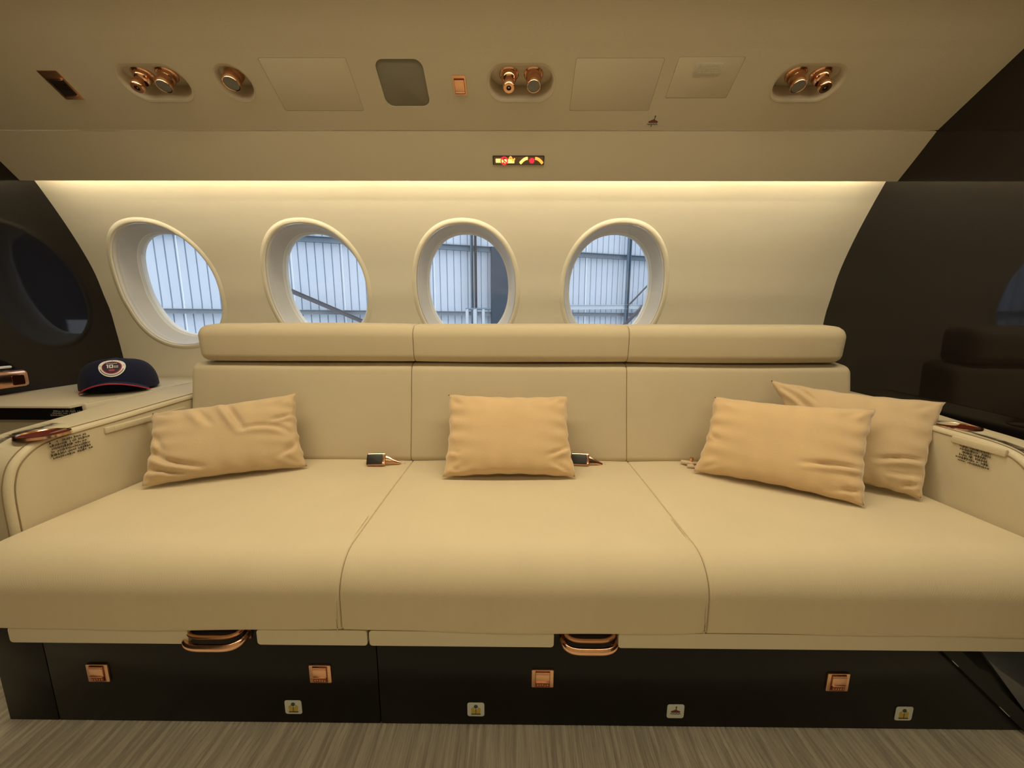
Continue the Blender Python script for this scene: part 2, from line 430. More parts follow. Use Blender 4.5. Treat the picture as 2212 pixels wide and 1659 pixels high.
# ------------------------------------------------------------------ windows
def ringmesh(rows, closed=True):
    vs = [v for r in rows for v in r]; n = len(rows[0]); fs = []
    for a in range(len(rows)-1):
        for i in range(n): j = (i+1) % n; fs.append((a*n+i, a*n+j, (a+1)*n+j, (a+1)*n+i))
    return vs, fs
AN = [2*pi*i/96 for i in range(96)]
wn = ['first', 'second', 'third', 'fourth']
for k, wx in enumerate(WX):
    T = thing('window_%d' % (k+1), 'oval cabin window with cream bezel, %s from the left' % wn[k], None, (wx, YW(WZ), WZ)); T['kind'] = 'structure'
    def ring(ax, az, dz, dn):
        out = []
        for a in AN:
            x, z = sup(a, ax, az); zz = WZ+z; s = (YW(zz+.01)-YW(zz-.01))/.02; nn = Vector((0, 1, -s)).normalized() if dn < .011 else Vector((0, 1, .10))
            p = Vector((wx+x, YW(zz), zz))+nn*dn+Vector((0, 0, dz)); out.append(p)
        return out
    # raised bezel bead
    rows = [ring(AX+.017, AZ+.017, 0, .001), ring(AX+.014, AZ+.014, 0, .0002), ring(AX+.012, AZ+.012, 0, -.0016), ring(AX+.005, AZ+.005, 0, -.0040), ring(AX+.001, AZ+.001, 0, -.0042), ring(AX-.0015, AZ-.0015, 0, -.0034), ring(AX-.0030, AZ-.0030, 0, -.002), ring(AX-.0035, AZ-.0035, 0, .002), ring(AX-.005, AZ-.005, 0, .008)]
    vf('bezel', *ringmesh(rows), M_wall, T, True)
    IX, IZ, DZ, DN = .160, .193, .003, .10
    def lerp_ring(t, dn):
        return ring(AX-.005+(IX-AX+.005)*t, AZ-.005+(IZ-AZ+.005)*t, DZ*t, dn)
    rows = [lerp_ring(0, .002), lerp_ring(.03, .012), lerp_ring(.05, .014), lerp_ring(.10, .016)]+[lerp_ring(.10+.72*((i/8)**1.5), .016+.052*(i/8)) for i in range(1, 9)]
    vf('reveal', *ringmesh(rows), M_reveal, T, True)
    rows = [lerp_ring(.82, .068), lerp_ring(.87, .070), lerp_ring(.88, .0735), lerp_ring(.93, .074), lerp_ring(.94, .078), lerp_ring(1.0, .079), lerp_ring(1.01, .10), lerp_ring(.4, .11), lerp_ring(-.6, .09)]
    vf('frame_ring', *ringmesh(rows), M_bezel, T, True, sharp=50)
    def pane(t, dn):
        r = lerp_ring(t, dn); c = sum(r, Vector())/len(r); vs = [c]+r
        return vs, [(0, 1+i, 1+(i+1) % 96) for i in range(96)]
    tag(vf('pane', *pane(1.005, .090), M_glass, T, True), 'clear outer pane')
    tag(vf('dust_pane', *pane(.04, .0135), M_glass, T, True), 'clear inner pane')

# cove light behind the valance
L_ = thing('cove_light', 'long warm light strip hidden in the slot above the side wall', 'light', (0, 1.29, .515))
bm = bmesh.new(); box(bm, ((XL+XR)/2, 1.288, .520), (XR-XL-.06, .022, .008)); fin('diffuser', bm, M_cove, L_)
bm = bmesh.new(); box(bm, ((XL+XR)/2, 1.288, .530), (XR-XL-.04, .022, .012), .002); fin('housing', bm, M_hole, L_)
# long ceiling wash light above the frame, over the front of the seats
LY, LZ = .66, .788
for LY, LZ, LW, lab in ((.78, .735, CEIL_W, 'long warm wash light set in the ceiling above the sofa front'), (-.55, .845, AISLE_W, 'long warm wash light set in the ceiling on the far side of the aisle')):
    T = thing('ceiling_light', lab, 'light', Matrix.Translation((0, LY, LZ)) @ Matrix.Rotation(radians(-13 if LY > 0 else 10), 4, 'X'))
    bm = bmesh.new(); box(bm, (0, 0, .006), (2.5, .16, .006), .001); fin('diffuser', bm, M_lampd, T, world=False)
    bm = bmesh.new(); box(bm, (0, 0, .014), (2.54, .18, .012), .002); fin('housing', bm, M_cops, T, world=False)
    ld = bpy.data.lights.new('lamp_light', 'AREA'); ld.shape = 'RECTANGLE'; ld.size = 2.45; ld.size_y = .15; ld.energy = LW; ld.color = WARM
    lo = bpy.data.objects.new('lamp_light', ld); C.objects.link(lo); lo.parent = T; lo.location = (0, 0, -.002)

# ------------------------------------------------------------------ sofa
S = thing('sofa', 'long cream three seat cabin divan with black lacquered base below the windows', 'sofa', (0, 1.0, ZF))
XA, XB = -1.035, 1.062
SX = [XA, -.321, .358, XB]
SZ = -.440
seatp = rpoly([(1.175, -.440, .01), (.632, -.438, .085), (.628, -.580, .018), (1.175, -.580, .01)], 10)
def sdisp(x, y, z): return .0012*sin(x*7+y*11)+.0008*sin(x*19-y*7)
for i in range(3):
    loft_x('seat_cushion', seatp, SX[i]+.0004, SX[i+1]-.0004, .02 if i == 0 else .004, .02 if i == 2 else .004, M_fabric, S, nx=20, puff=.003, step=.02, disp=sdisp)
# raised seams on the seat front
for x in SX[1:3]:
    bm = bmesh.new(); pth = [(x-.006, y, z) for y, z in catmull([(.80, -.4355), (.72, -.4385), (.67, -.452), (.641, -.48), (.628, -.52), (.6265, -.575)], 6)]
    tube(bm, pth, .0008, 6); fin('piping', bm, M_piping, S)
backp = rpoly([(1.150, -.446, .02), (1.207, -.143, .030), (1.31, -.128, .02), (1.30, -.445, .02)], 8)
for i in range(3):
    loft_x('back_cushion', backp, (-1.033, -.326, .353)[i]+.0005, (-.326, .353, 1.064)[i]-.0005, .022 if i == 0 else .004, .022 if i == 2 else .004, M_back, S, nx=16, puff=.002, step=.03, disp=lambda x, y, z: .0015*sin(x*9+z*15))
headp = rpoly([(1.196, -.131, .026), (1.188, -.021, .035), (1.30, -.012, .03), (1.30, -.131, .02)], 10)
for i in range(3):
    loft_x('headrest', headp, (-.998, -.315, .352)[i]+.0005, (-.315, .352, 1.031)[i]-.0005, .034 if i == 0 else .004, .034 if i == 2 else .004, M_back, S, nx=16, puff=.002, step=.02, disp=lambda x, y, z: .0008*sin(x*8+z*25))
# arms
def inset(pl, d):
    out = []
    for i, p in enumerate(pl):
        a = pl[max(0, i-1)]; b = pl[min(len(pl)-1, i+1)]; t = (b-a).normalized(); out.append(p+Vector((-t.y, t.x))*d)
    return out
ARMP = catmull([(1.49, -.238), (1.2, -.242), (.97, -.252), (.88, -.255), (.82, -.259), (.782, -.270), (.752, -.295), (.737, -.327), (.730, -.368), (.728, -.45)], 6)
for sx, x0, x1 in ((-1, -1.215, XA-.001), (1, XB+.001, XR-.003)):
    armp = [Vector((p.x, p.y-(.010 if sx > 0 else 0))) for p in ARMP]; armprof = [tuple(p) for p in armp]+[(.735, -.62), (1.49, -.62)]
    A = loft_x('armrest', armprof, x0, x1, .010, .010, M_arm, S, nx=4, step=.03, sharp=40)
    for v in A.data.vertices:      # the armrest narrows towards the front
        yw = v.co.y+1.0; xm = (x0+x1)/2
        if (v.co.x-xm)*sx > 0 and yw < 1.2: v.co.x -= sx*(1.2-yw)/.47*.065
    tag(A, 'cream leather %s armrest with built in cup holder' % ('left' if sx < 0 else 'right'))
    xi = x1 if sx < 0 else x0
    bm = bmesh.new(); tube(bm, [(xi-sx*.0005, q.x, q.y) for q in inset(armp, .0115)[2:]], .0013, 6); fin('stitching', bm, M_line, A)
    bm = bmesh.new(); tube(bm, [(xi-sx*-.011, y-.000, z+.0008) for y, z in armp[2:]], .0012, 6); fin('stitching', bm, M_line, A)
    # flap under the top edge on the inner face
    y0, y1 = ((.93, 1.17) if sx < 0 else (.80, .905))
    bm = bmesh.new(); box(bm, (xi-sx*.0025, (y0+y1)/2, -.280 if sx < 0 else -.281), (.007, y1-y0, .016), .002); fin('flap', bm, M_arm, A)
    if sx < 0:
        bm = bmesh.new(); box(bm, (xi-sx*.004, 1.00, -.280), (.007, .10, .014), .002); fin('flap', bm, M_arm, A)
    # cup holder
    c = hitZ(93, 938, -.257) if sx < 0 else hitZ(2068, 920, -.262)
    z = -.2568 if sx < 0 else -.2630
    bm = bmesh.new(); lathe(bm, [(.036, z-.001+.0), (.038, z+.002), (.040, z+.0032), (.043, z+.0025), (.0445, z-.003)], 32, Matrix.Translation((c.x, c.y, 0))); R = fin('cup_holder', bm, M_cop, A); tag(R, 'rose gold rim with dark red well')
    bm = bmesh.new(); lathe(bm, [(.0, z+.0005), (.02, z+.0008), (.037, z+.0012)], 32, Matrix.Translation((c.x, c.y, 0))); fin('cup_well', bm, M_red, A)
# placards with tiny unreadable print on the inner arm faces
def microprint(name, M, wd, rows, lh, m, parent, jitter=.25, world=True, gap=.15):
    bm = bmesh.new()
    for r in range(rows):
        y = -r*lh; x = -wd/2+random.uniform(0, jitter)*wd*.5; xe = wd/2-random.uniform(0, jitter)*wd*.5
        while x < xe:
            k = random.uniform(.25, .6)*lh; h = random.uniform(.35, .62)*lh
            if random.random() > gap:
                vv = [bm.verts.new(M @ Vector(p)) for p in ((x, y, 0), (x+k, y, 0), (x+k, y+h, 0), (x, y+h, 0))]; bm.faces.new(vv)
                if random.random() < .5:
                    vv = [bm.verts.new(M @ Vector(p)) for p in ((x, y-.2*lh, 0), (x+k*.4, y-.2*lh, 0), (x+k*.4, y+.8*lh, 0), (x, y+.8*lh, 0))]; bm.faces.new(vv)
            x += k*1.25
    o = fin(name, bm, m, parent, smooth=False, world=world); o['kind'] = 'stuff'; return o
p = hit(150, 948, (XA+.0035, 0, 0), (1, 0, 0))
microprint('placard_text', frame(p, Vector((0, 1, 0)), Vector((0, 0, 1)), Vector((1, 0, 0))), .085, 6, .0072, M_ink, S)
p = hit(2103, 972, (XB-.0035, 0, 0), (1, 0, 0))
microprint('placard_text', frame(p, Vector((0, -1, 0)), Vector((0, 0, 1)), Vector((-1, 0, 0))), .065, 6, .0068, M_ink, S)

# rail below the seat: cream strips
YT = .638
def zt(px, py): return hitY(px, py, YT)
for i, (a, b) in enumerate(((22, 409), (556, 794), (798, 1196), (1336, 2260))):
    xa = hitY(a, 1385, YT).x; xb = hitY(b, 1395, YT).x
    vs_ = rrect(xb-xa, .032, .006, 4, (xa+xb)/2, -.597)
    bm = bmesh.new(); prism(bm, vs_, 0, .02, .002, M=frame((0, YT, 0), Vector((1, 0, 0)), Vector((0, 0, 1)), Vector((0, 1, 0))))
    fin('rail_strip', bm, M_trim, S)
# black lacquered base of panels
YB = .693; ZB = -.60
xb0 = hitY(28, 1500, YB).x-.02
joints = [xb0, hitY(112, 1480, YB).x, hitY(818, 1480, YB).x, XB-.0]
joints[-1] = XR-.004
for a, b in zip(joints, joints[1:]):
    bm = bmesh.new(); box(bm, ((a+b)/2, YB+.011, (ZB+ZF)/2), (b-a-.0016, .022, ZB-ZF-.002), .001); fin('base_panel', bm, M_blackb, S)
bm = bmesh.new(); box(bm, ((XA+XB)/2, .955, (ZB+ZF)/2-.004), (XB-XA-.01, .46, ZB-ZF-.02)); fin('base_frame', bm, M_hole, S)
# inset rail plate behind the strips
bm = bmesh.new(); box(bm, ((XA+XB)/2, .690, -.600), (XB-XA-.01, .055, .026)); fin('slide_rail', bm, M_hole, S)
# slate shape with a slanted edge, laid over the right end of the base
pA, pB = hitY(2033, 1405, YB-.006), hitY(2212, 1580, YB-.006)
d = (pB-pA).normalized(); nn = Vector((d.z, 0, -d.x)); nn = nn if nn.x > 0 else -nn
top = hitY(2330, 1405, YB-.004)
vs = []
q = [Vector((pA.x+.03, 0, ZB)), Vector((XB+.16, 0, ZB)), Vector((XB+.16, 0, ZF+.002)), Vector((pB.x+.035, 0, ZF+.002))]
bm = bmesh.new(); prism(bm, [(v.x, v.z) for v in q], -.004, .004, 0, M=frame((0, YB-.004, 0), Vector((1, 0, 0)), Vector((0, 0, 1)), Vector((0, 1, 0)))); o = fin('slate_shape', bm, M_blue, S); tag(o, 'slate grey glossy shape')
bm = bmesh.new(); e = pB+d*.03; s0 = pA-d*.004
prism(bm, [((s0).x, s0.z), ((s0+nn*.026).x, (s0+nn*.026).z), ((e+nn*.026).x, (e+nn*.026).z), (e.x, e.z)], -.004, .012, .001, M=frame((0, YB-.008, 0), Vector((1, 0, 0)), Vector((0, 0, 1)), Vector((0, 1, 0)))); fin('diagonal_bar', bm, M_hole, S)
bm = bmesh.new(); 
for a, b in ((.03, .05), (.19, .225)):
    bm = bmesh.new(); tube(bm, [s0+d*a+Vector((0, -.006, 0)), s0+d*b+Vector((0, -.006, 0))], .0007, 6); fin('bar_highlight', bm, M_girtl, S)  # short pale tubes modelled as highlights on the bar

# rose gold pull handles below the seat
def handle(px0, px1, py, label):
    a = hitY(px0, py, .66); b = hitY(px1, py, .66); c = (a+b)/2; wdt = b.x-a.x
    T = thing('pull_handle', label, 'handle', (c.x, .648, -.602), 'rose gold pull handles under the seat')
    def arc(dy, dz, w_, k=.5): return [Vector((w_/2*math.copysign(abs(sin(t))**k, sin(t)), dy-.030*abs(cos(t))**.6+.012, dz-.008*cos(t))) for t in [(-pi/2+pi*i/24) for i in range(25)]]
    bm = bmesh.new(); tube(bm, arc(0, -.004, wdt*.94), .0060, 10, ry=.0075); fin('grip', bm, M_cop, T, world=False)
    bm = bmesh.new(); tube(bm, arc(.006, .014, wdt*.88), .0045, 10, ry=.0040); fin('upper_bar', bm, M_cop, T, world=False)
    bm = bmesh.new(); box(bm, (0, .012, .001), (wdt*1.02, .006, .036), .002); fin('back_plate', bm, M_copd, T, world=False)
    bm = bmesh.new(); prism(bm, rrect(wdt*.9, .018, .006), 0, .008, 0, M=frame((0, .006, .002), Vector((1, 0, 0)), Vector((0, 0, 1)), Vector((0, -1, 0)))); fin('recess', bm, M_hole, T, world=False)
handle(413, 545, 1385, 'rose gold curved pull handle under the left seat cushion')
handle(1209, 1331, 1392, 'rose gold curved pull handle under the middle seat cushion')

# outlets on the base
def fr_front(px, py, y): return frame(hitY(px, py, y), Vector((1, 0, 0)), Vector((0, 0, 1)), Vector((0, -1, 0)))
def outlet(px, py, size, label):
    M = fr_front(px, py, YB-.0005); T = thing('power_outlet', label, 'outlet', M, 'rose gold outlets on the sofa base')
    w_ = size
    bm = bmesh.new(); prism(bm, rrect(w_, w_*.92, .002, 3), 0, .003, .0008); fin('face_plate', bm, M_cops, T, world=False)
    bm = bmesh.new(); prism(bm, rrect(w_*.68, w_*.84, .001, 2), .003, .0036, 0); fin('gap', bm, M_copd, T, world=False)
    bm = bmesh.new(); prism(bm, rrect(w_*.64, w_*.52, .001, 2, 0, w_*.13), .003, .006, .001); fin('flip_cover', bm, M_cops, T, world=False)
    bm = bmesh.new(); prism(bm, rrect(w_*.62, w_*.05, .0006, 2, 0, w_*.30), .006, .007, .0003); fin('lip', bm, M_cop, T, world=False)
    bm = bmesh.new(); prism(bm, rrect(w_*.6, w_*.04, .0006, 2, 0, -.10*w_), .005, .0075, .0003); fin('lip', bm, M_cop, T, world=False)
    bm = bmesh.new(); prism(bm, rrect(w_*.58, w_*.2, .0008, 2, 0, -w_*.27), .0035, .005, 0)
    fin('socket', bm, M_copd, T, world=False)
    bm = bmesh.new()
    for i in range(5):
        x = (-.22+.11*i)*w_; vv = prism(bm, rrect(w_*.035, w_*.08, .0003, 1, x, -w_*.27+random.uniform(-.02, .02)*w_), .005, .0058)
    fin('contact', bm, M_cop, T, world=False)
for i, (px, py) in enumerate(((214, 1452), (693, 1454), (1172, 1464), (1808, 1472))):
    outlet(px, py, .0455, 'square rose gold outlet on the black sofa base, %s' % ('furthest left of the four', 'second from the left', 'under the middle pull handle', 'furthest right of the four')[i])
# safety stickers on the base
def vest(T):
    bm = bmesh.new()
    prism(bm, [(-.009, -.010), (.009, -.010), (.010, .002), (.005, .006), (.003, .0), (-.003, .0), (-.005, .006), (-.010, .002)], .0006, .0012); fin('vest_icon', bm, M_yellow, T, world=False)
    bm = bmesh.new(); prism(bm, circ(.0042, 12, 0, .0075), .0006, .0014); prism(bm, rrect(.020, .0026, .0005, 1, 0, -.011), .0006, .0014); prism(bm, rrect(.0012, .012, .0003, 1, 0, -.004), .0012, .0016); fin('figure_icon', bm, M_green, T, world=False)
def raft(T, sc=1, z=.0006):
    bm = bmesh.new()
    prism(bm, [(-.009*sc, -.003*sc), (.009*sc, -.003*sc), (.010*sc, .000*sc), (.003*sc, .003*sc), (.001*sc, .005*sc), (-.003*sc, .003*sc), (-.010*sc, 0)], z, z+.0006); fin('raft_icon', bm, M_maroon, T, world=False)
    bm = bmesh.new(); prism(bm, circ(.0017*sc, 10, .001*sc, .0105*sc), z, z+.0006); prism(bm, rrect(.0016*sc, .007*sc, .0004, 1, .001*sc, .0065*sc), z, z+.0008)
    pts = [(-.011*sc+.022*sc*i/12, (-.0055+.0008*sin(i*1.9))*sc) for i in range(13)]; prism(bm, pts+[(x, y-.0013*sc) for x, y in pts[::-1]], z, z+.0006)
    fin('figure_icon', bm, M_green, T, world=False)
for i, (px, py, ic) in enumerate(((634, 1527, vest), (1028, 1532, vest), (1459, 1536, raft), (1952, 1541, vest))):
    T = thing('safety_sticker', ('white sticker with yellow life vest icon, below the second outlet from left', 'white sticker with yellow life vest icon, near the middle of the base', 'white sticker with dark life raft icon on the sofa base', 'white sticker with life vest icon at the right end of the base')[i], 'sticker', fr_front(px, py, YB-.0004), 'safety stickers on the sofa base')
    bm = bmesh.new(); prism(bm, rrect(.036, .034, .005, 4), 0, .0006); fin('backing', bm, M_white, T, world=False); ic(T)

# ------------------------------------------------------------------ pillows
def pillow(cor, th, label, m, creases, seed, nudge=0):
    """cor: bl, br, tr, tl world corners of the seam"""
    rnd = random.Random(seed); bl, br, tr, tl = [Vector(c) for c in cor]
    N_ = (br-bl).cross(tl-bl).normalized(); N_ = N_ if N_.y < 0 else -N_
    c0 = (bl+br+tr+tl)/4; T = thing('throw_pillow', label, 'pillow', ((bl+br)/2), 'tan velvet throw pillows on the sofa')
    n = 64; mm = 44
    eph = [rnd.uniform(0, 6.28) for _ in range(12)]
    vs = []; idx = {}
    def P(u, v, side):
        # pinch the sides inwards a little between the corners
        e = .028
        uu = u+(.5-u)*e*2*sin(pi*v)*(abs(2*u-1)**3); vv = v+(.5-v)*e*2.6*sin(pi*u)*(abs(2*v-1)**3)
        # gathered edge
        g = .004*(sin(v*31+eph[0])+.6*sin(v*57+eph[1])); uu += g*(abs(2*u-1)**8); vv += .004*sin(u*37+eph[2])*(abs(2*v-1)**8)
        b = bl.lerp(br, uu); t = tl.lerp(tr, uu); p = b.lerp(t, vv)
        h = max(0, (1-abs(2*u-1)**2.6)*(1-abs(2*v-1)**2.6))**.47
        hh = th*h
        # creases radiating from the short edges and corners
        w_ = 0
        eu = min(u, 1-u); ev = min(v, 1-v)
        w_ += .0065*math.exp(-eu/.10)*sin(v*34+eph[3]+6*u)*min(1, eu*22)
        w_ += .0038*math.exp(-ev/.12)*sin(u*40+eph[4]+5*v)*min(1, ev*22)
        for cu, cv in ((0, 0), (1, 0), (1, 1), (0, 1)):
            du, dv = u-cu, v-cv; r = sqrt(du*du+dv*dv); a = atan2(dv, du)
            w_ += .008*math.exp(-(r-.10)**2/.008)*sin(a*10+eph[5+cu+2*cv])*h
        if side > 0:
            for (u0, v0, u1, v1, wd, dp, bend) in creases:
                ax, ay = u1-u0, v1-v0; L2 = ax*ax+ay*ay; t_ = ((u-u0)*ax+(v-v0)*ay)/L2
                if -.15 < t_ < 1.15:
                    off = ((u-u0)*ay-(v-v0)*ax)/sqrt(L2)+bend*sin(pi*max(0, min(1, t_)))
                    fade = max(0, sin(pi*(t_+.15)/1.3)); w_ += 1.5*dp*fade*(-math.exp(-(off/wd)**2)+.7*math.exp(-((off-1.8*wd)/(1.3*wd))**2))
        return p+N_*(side*hh+(w_ if side > 0 else 0)*min(1, h*1.6))
    fs = []
    for side in (1, -1):
        for j in range(mm+1):
            for i in range(n+1):
                edge = i in (0, n) or j in (0, mm)
                key = (i, j, 0 if edge else side)
                if key not in idx: idx[key] = len(vs); vs.append(P(.5-.5*cos(pi*i/n)*1.0 if False else i/n, j/mm, side))
    for side in (1, -1):
        for j in range(mm):
            for i in range(n):
                q = []
                for a, b in ((i, j), (i+1, j), (i+1, j+1), (i, j+1)):
                    e = a in (0, n) or b in (0, mm); q.append(idx[(a, b, 0 if e else side)])
                fs.append(tuple(q))
    vf('cover', vs, fs, m, T, True)
    # stitched seam round the edge
    loop = [idx[(i, 0, 0)] for i in range(n)]+[idx[(n, j, 0)] for j in range(mm)]+[idx[(i, mm, 0)] for i in range(n, 0, -1)]+[idx[(0, j, 0)] for j in range(mm, 0, -1)]
    bm = bmesh.new(); tube(bm, [vs[k] for k in loop[::2]], .0006, 6, closed=True); fin('seam', bm, m, T)
    return T
def px3(px, py, y): return hitY(px, py, y)
zs = SZ+.012
def pz(px, py): return hitZ(px, py, zs)
pillow([pz(305, 1052), pz(663, 1008), px3(638, 850, 1.145), px3(328, 893, 1.03)], .046, 'sand velvet throw pillow with deep creases leaning on the left armrest', M_velvetd,
       [(.50, .98, .62, .55, .022, .012, 0), (.62, .55, .95, .45, .03, .007, .05), (.02, .42, .35, .12, .03, .010, -.03), (.0, .20, .30, .04, .025, .008, 0), (.30, .95, .42, .65, .025, .006, 0), (.82, .62, 1.0, .70, .02, .006, 0), (.85, .15, 1.0, .35, .025, .008, 0), (.04, .62, .12, .40, .02, .005, 0)], 3)
pillow([pz(957, 1030), pz(1244, 1030), px3(1225, 856, 1.14), px3(969, 852, 1.14)], .043, 'smooth golden velvet throw pillow in the middle of the sofa', M_velvet,
       [(.80, .22, 1.0, .34, .02, .007, 0), (.84, .12, .97, .02, .02, .006, 0), (.02, .28, .12, .24, .02, .005, 0), (.04, .1, .14, .02, .02, .005, 0)], 5)
pillow([pz(1760, 1030), pz(1990, 1077), px3(2041, 869, .985), px3(1664, 822, 1.165)], .040, 'sand velvet throw pillow propped on the right armrest behind another', M_velvetd,
       [(.16, .99, .26, .80, .02, .008, 0), (.62, .30, .99, .36, .022, .010, .02), (.70, .18, .99, .20, .02, .005, 0), (.05, .95, .2, .7, .02, .005, 0), (.80, .06, 1.0, .14, .02, .006, 0)], 8)
pillow([pz(1499, 1018), pz(1868, 1093), px3(1890, 884, .965), px3(1543, 857, 1.125)], .044, 'golden velvet throw pillow lying in front of the one on the right armrest', M_velvet,
       [(.66, .30, 1.0, .34, .022, .009, .01), (.85, .08, 1.0, .13, .02, .008, 0), (.03, .5, .10, .42, .02, .005, 0)], 11)

# ------------------------------------------------------------------ seat belts
def buckle(px, py, y, label, flip=1, rz=0):
    p = hitY(px, py, y); T = thing('belt_buckle', label, 'buckle', Matrix.Translation((p.x, p.y, SZ+.016)) @ Matrix.Rotation(rz, 4, 'Z') @ Matrix.Rotation(radians(58), 4, 'X') @ Matrix.Scale(1.12, 4), 'seat belt buckles')
    bm = bmesh.new(); prism(bm, rrect(.050, .034, .006, 4), 0, .014, .003); fin('housing', bm, M_cop, T, world=False)
    bm = bmesh.new(); prism(bm, rrect(.040, .027, .004, 4, -.002), .014, .0165, .001); fin('lift_cover', bm, M_dark, T, world=False)
    bm = bmesh.new(); tube(bm, [(flip*.022, 0, .007), (flip*.032, -.001, .004), (flip*.045, -.004, -.001), (flip*.060, -.007, -.009)], [.012, .010, .0065, .0045], 10, ry=.0045); fin('tongue', bm, M_cop, T, world=False)
    bm = bmesh.new(); box(bm, (flip*.062, -.007, -.014), (.02, .012, .003), .001); fin('webbing', bm, M_belt, T, world=False)
buckle(815, 999, 1.115, 'rose gold and black belt buckle left of the left cushion seam', 1, radians(4))
buckle(1252, 1001, 1.125, 'rose gold and black belt buckle poking out beside the middle pillow', 1, radians(-6))
p = hitY(1490, 998, 1.12)
T = thing('belt_end', 'beige seat belt end fittings beside the golden pillow on the right', 'seat belt', (p.x, p.y-.01, SZ+.005))
bm = bmesh.new(); tube(bm, [(-.02, .02, .006), (-.004, 0, .010), (.014, -.012, .006)], .0065, 10); fin('fitting', bm, M_belt, T, world=False)
bm = bmesh.new(); tube(bm, [(-.016, -.01, .004), (.006, -.016, .005)], .006, 10); fin('fitting', bm, M_belt, T, world=False)
bm = bmesh.new(); lathe(bm, [(0, .028), (.005, .027), (.006, .022), (.0045, .018), (.006, .01), (.004, 0)], 14); fin('stud', bm, M_cop, T, world=False)
bm = bmesh.new(); lathe(bm, [(.004, -.006), (.0075, -.004), (.0075, .004), (.004, .006), (.004, -.006)], 14, Matrix.Translation((.004, -.012, .006)) @ Matrix.Rotation(pi/2, 4, 'Y')); fin('collar', bm, M_cop, T, world=False)

# ------------------------------------------------------------------ ledge with the cap
ZL = -.238
LG = thing('side_cabinet', 'cream topped side cabinet with black fascia left of the sofa armrest', 'cabinet', (-1.4, 1.3, ZF))
pf = hitZ(0, 880, ZL); YLF = 1.02
bm = bmesh.new(); prism(bm, [(XL+.002, YLF), (-1.219, YLF), (-1.219, 1.49), (-1.0, 1.52), (-1.0, YW(ZL)-.006), (XL+.002, YW(ZL)-.006)], ZL-.006, ZL, .002); fin('top', bm, M_leath, LG)
bm = bmesh.new(); box(bm, (-1.214, (YLF+.03+1.49)/2, ZL-.045), (.012, 1.46-YLF, .088), .001); fin('side_skirt', bm, M_leath, LG)
bm = bmesh.new(); box(bm, ((XL-1.219)/2, YLF+.008, ZL-.023), (abs(XL+1.219)-.006, .012, .034), .001); fin('fascia', bm, M_black, LG)
microprint('placard_text', frame((hitY(140, 885, YLF+.0015).x, YLF+.0015, ZL-.016), Vector((1, 0, 0)), Vector((0, 0, 1)), Vector((0, -1, 0))), .085, 3, .0058, M_inkl, LG)
bm = bmesh.new(); box(bm, ((XL-1.219)/2, YLF+.02+.22, (ZL-.041+ZF)/2), (abs(XL+1.219)-.006, .44, ZL-.041-ZF), .002); fin('body', bm, M_leath, LG)
# copper latch on the left bulkhead
p = hit(14, 820, (XL+.03, 0, 0), (1, 0, 0))
T = thing('bulkhead_latch', 'rose gold latch on the dark left bulkhead above the cabinet', 'latch', (XL, p.y, p.z))
bm = bmesh.new(); box(bm, (.022, 0, 0), (.044, .100, .054), .012, 3); fin('latch_body', bm, M_cop, T, world=False)
bm = bmesh.new(); prism(bm, rrect(.03, .030, .004, 3, .022, -.004), 0, .0015, 0, M=frame((.0435, -.004, 0), Vector((0, 1, 0)), Vector((0, 0, 1)), Vector((1, 0, 0)))); fin('latch_recess', bm, M_copd, T, world=False)
bm = bmesh.new(); tube(bm, [(.004, -.05, .036), (.03, -.03, .038), (.03, .015, .038), (.004, .02, .036)], .004, 8); fin('lever', bm, M_girtl, T, world=False)

# cap
cc = Vector((-1.350, 1.29, ZL))
FACE = radians(38)      # turn from facing -y towards +x
T = thing('baseball_cap', 'navy baseball cap with round white badge on the side cabinet', 'cap', Matrix.Translation(cc) @ Matrix.Rotation(FACE, 4, 'Z'))
def crown(a, t, off=0):
    """a: angle, -pi/2 is the front; t: 0 rim .. 1 top"""
    ca, sa = cos(a), sin(a); front = max(0, -sa)
    rx, ry = .098, .108
    prof_r = cos(t*pi/2)**(.55+.0*front); h = .094*sin(t*pi/2)**.9
    lean = .012*front*(1-t)
    z = h*(1+.06*front)+.008-.010*(max(0, sa))*(1-t)
    return Vector(((rx+off)*prof_r*ca, (ry+off)*prof_r*sa-lean, z+off*sin(t*pi/2)))
vs = []; fs = []; NU, NT = 72, 18
for j in range(NT+1):
    for i in range(NU):
        a = 2*pi*i/NU; sdm = -.0012*math.exp(-(((a*6/(2*pi)+.5) % 1-.5)/.035)**2); vs.append(crown(a, j/NT*.985, sdm))
vs.append(crown(0, 1)*1.0); vs[-1].x = 0; vs[-1].y = 0; vs[-1].z = .1025
for j in range(NT):
    for i in range(NU): k = (i+1) % NU; fs.append((j*NU+i, j*NU+k, (j+1)*NU+k, (j+1)*NU+i))
for i in range(NU): fs.append((NT*NU+i, NT*NU+(i+1) % NU, len(vs)-1))
CR = vf('crown', vs, fs, M_navy, T, True, world=False)
bm = bmesh.new(); lathe(bm, [(0, .107), (.005, .106), (.0075, .1025), (.007, .100)], 16); fin('button', bm, M_navy, T, world=False)
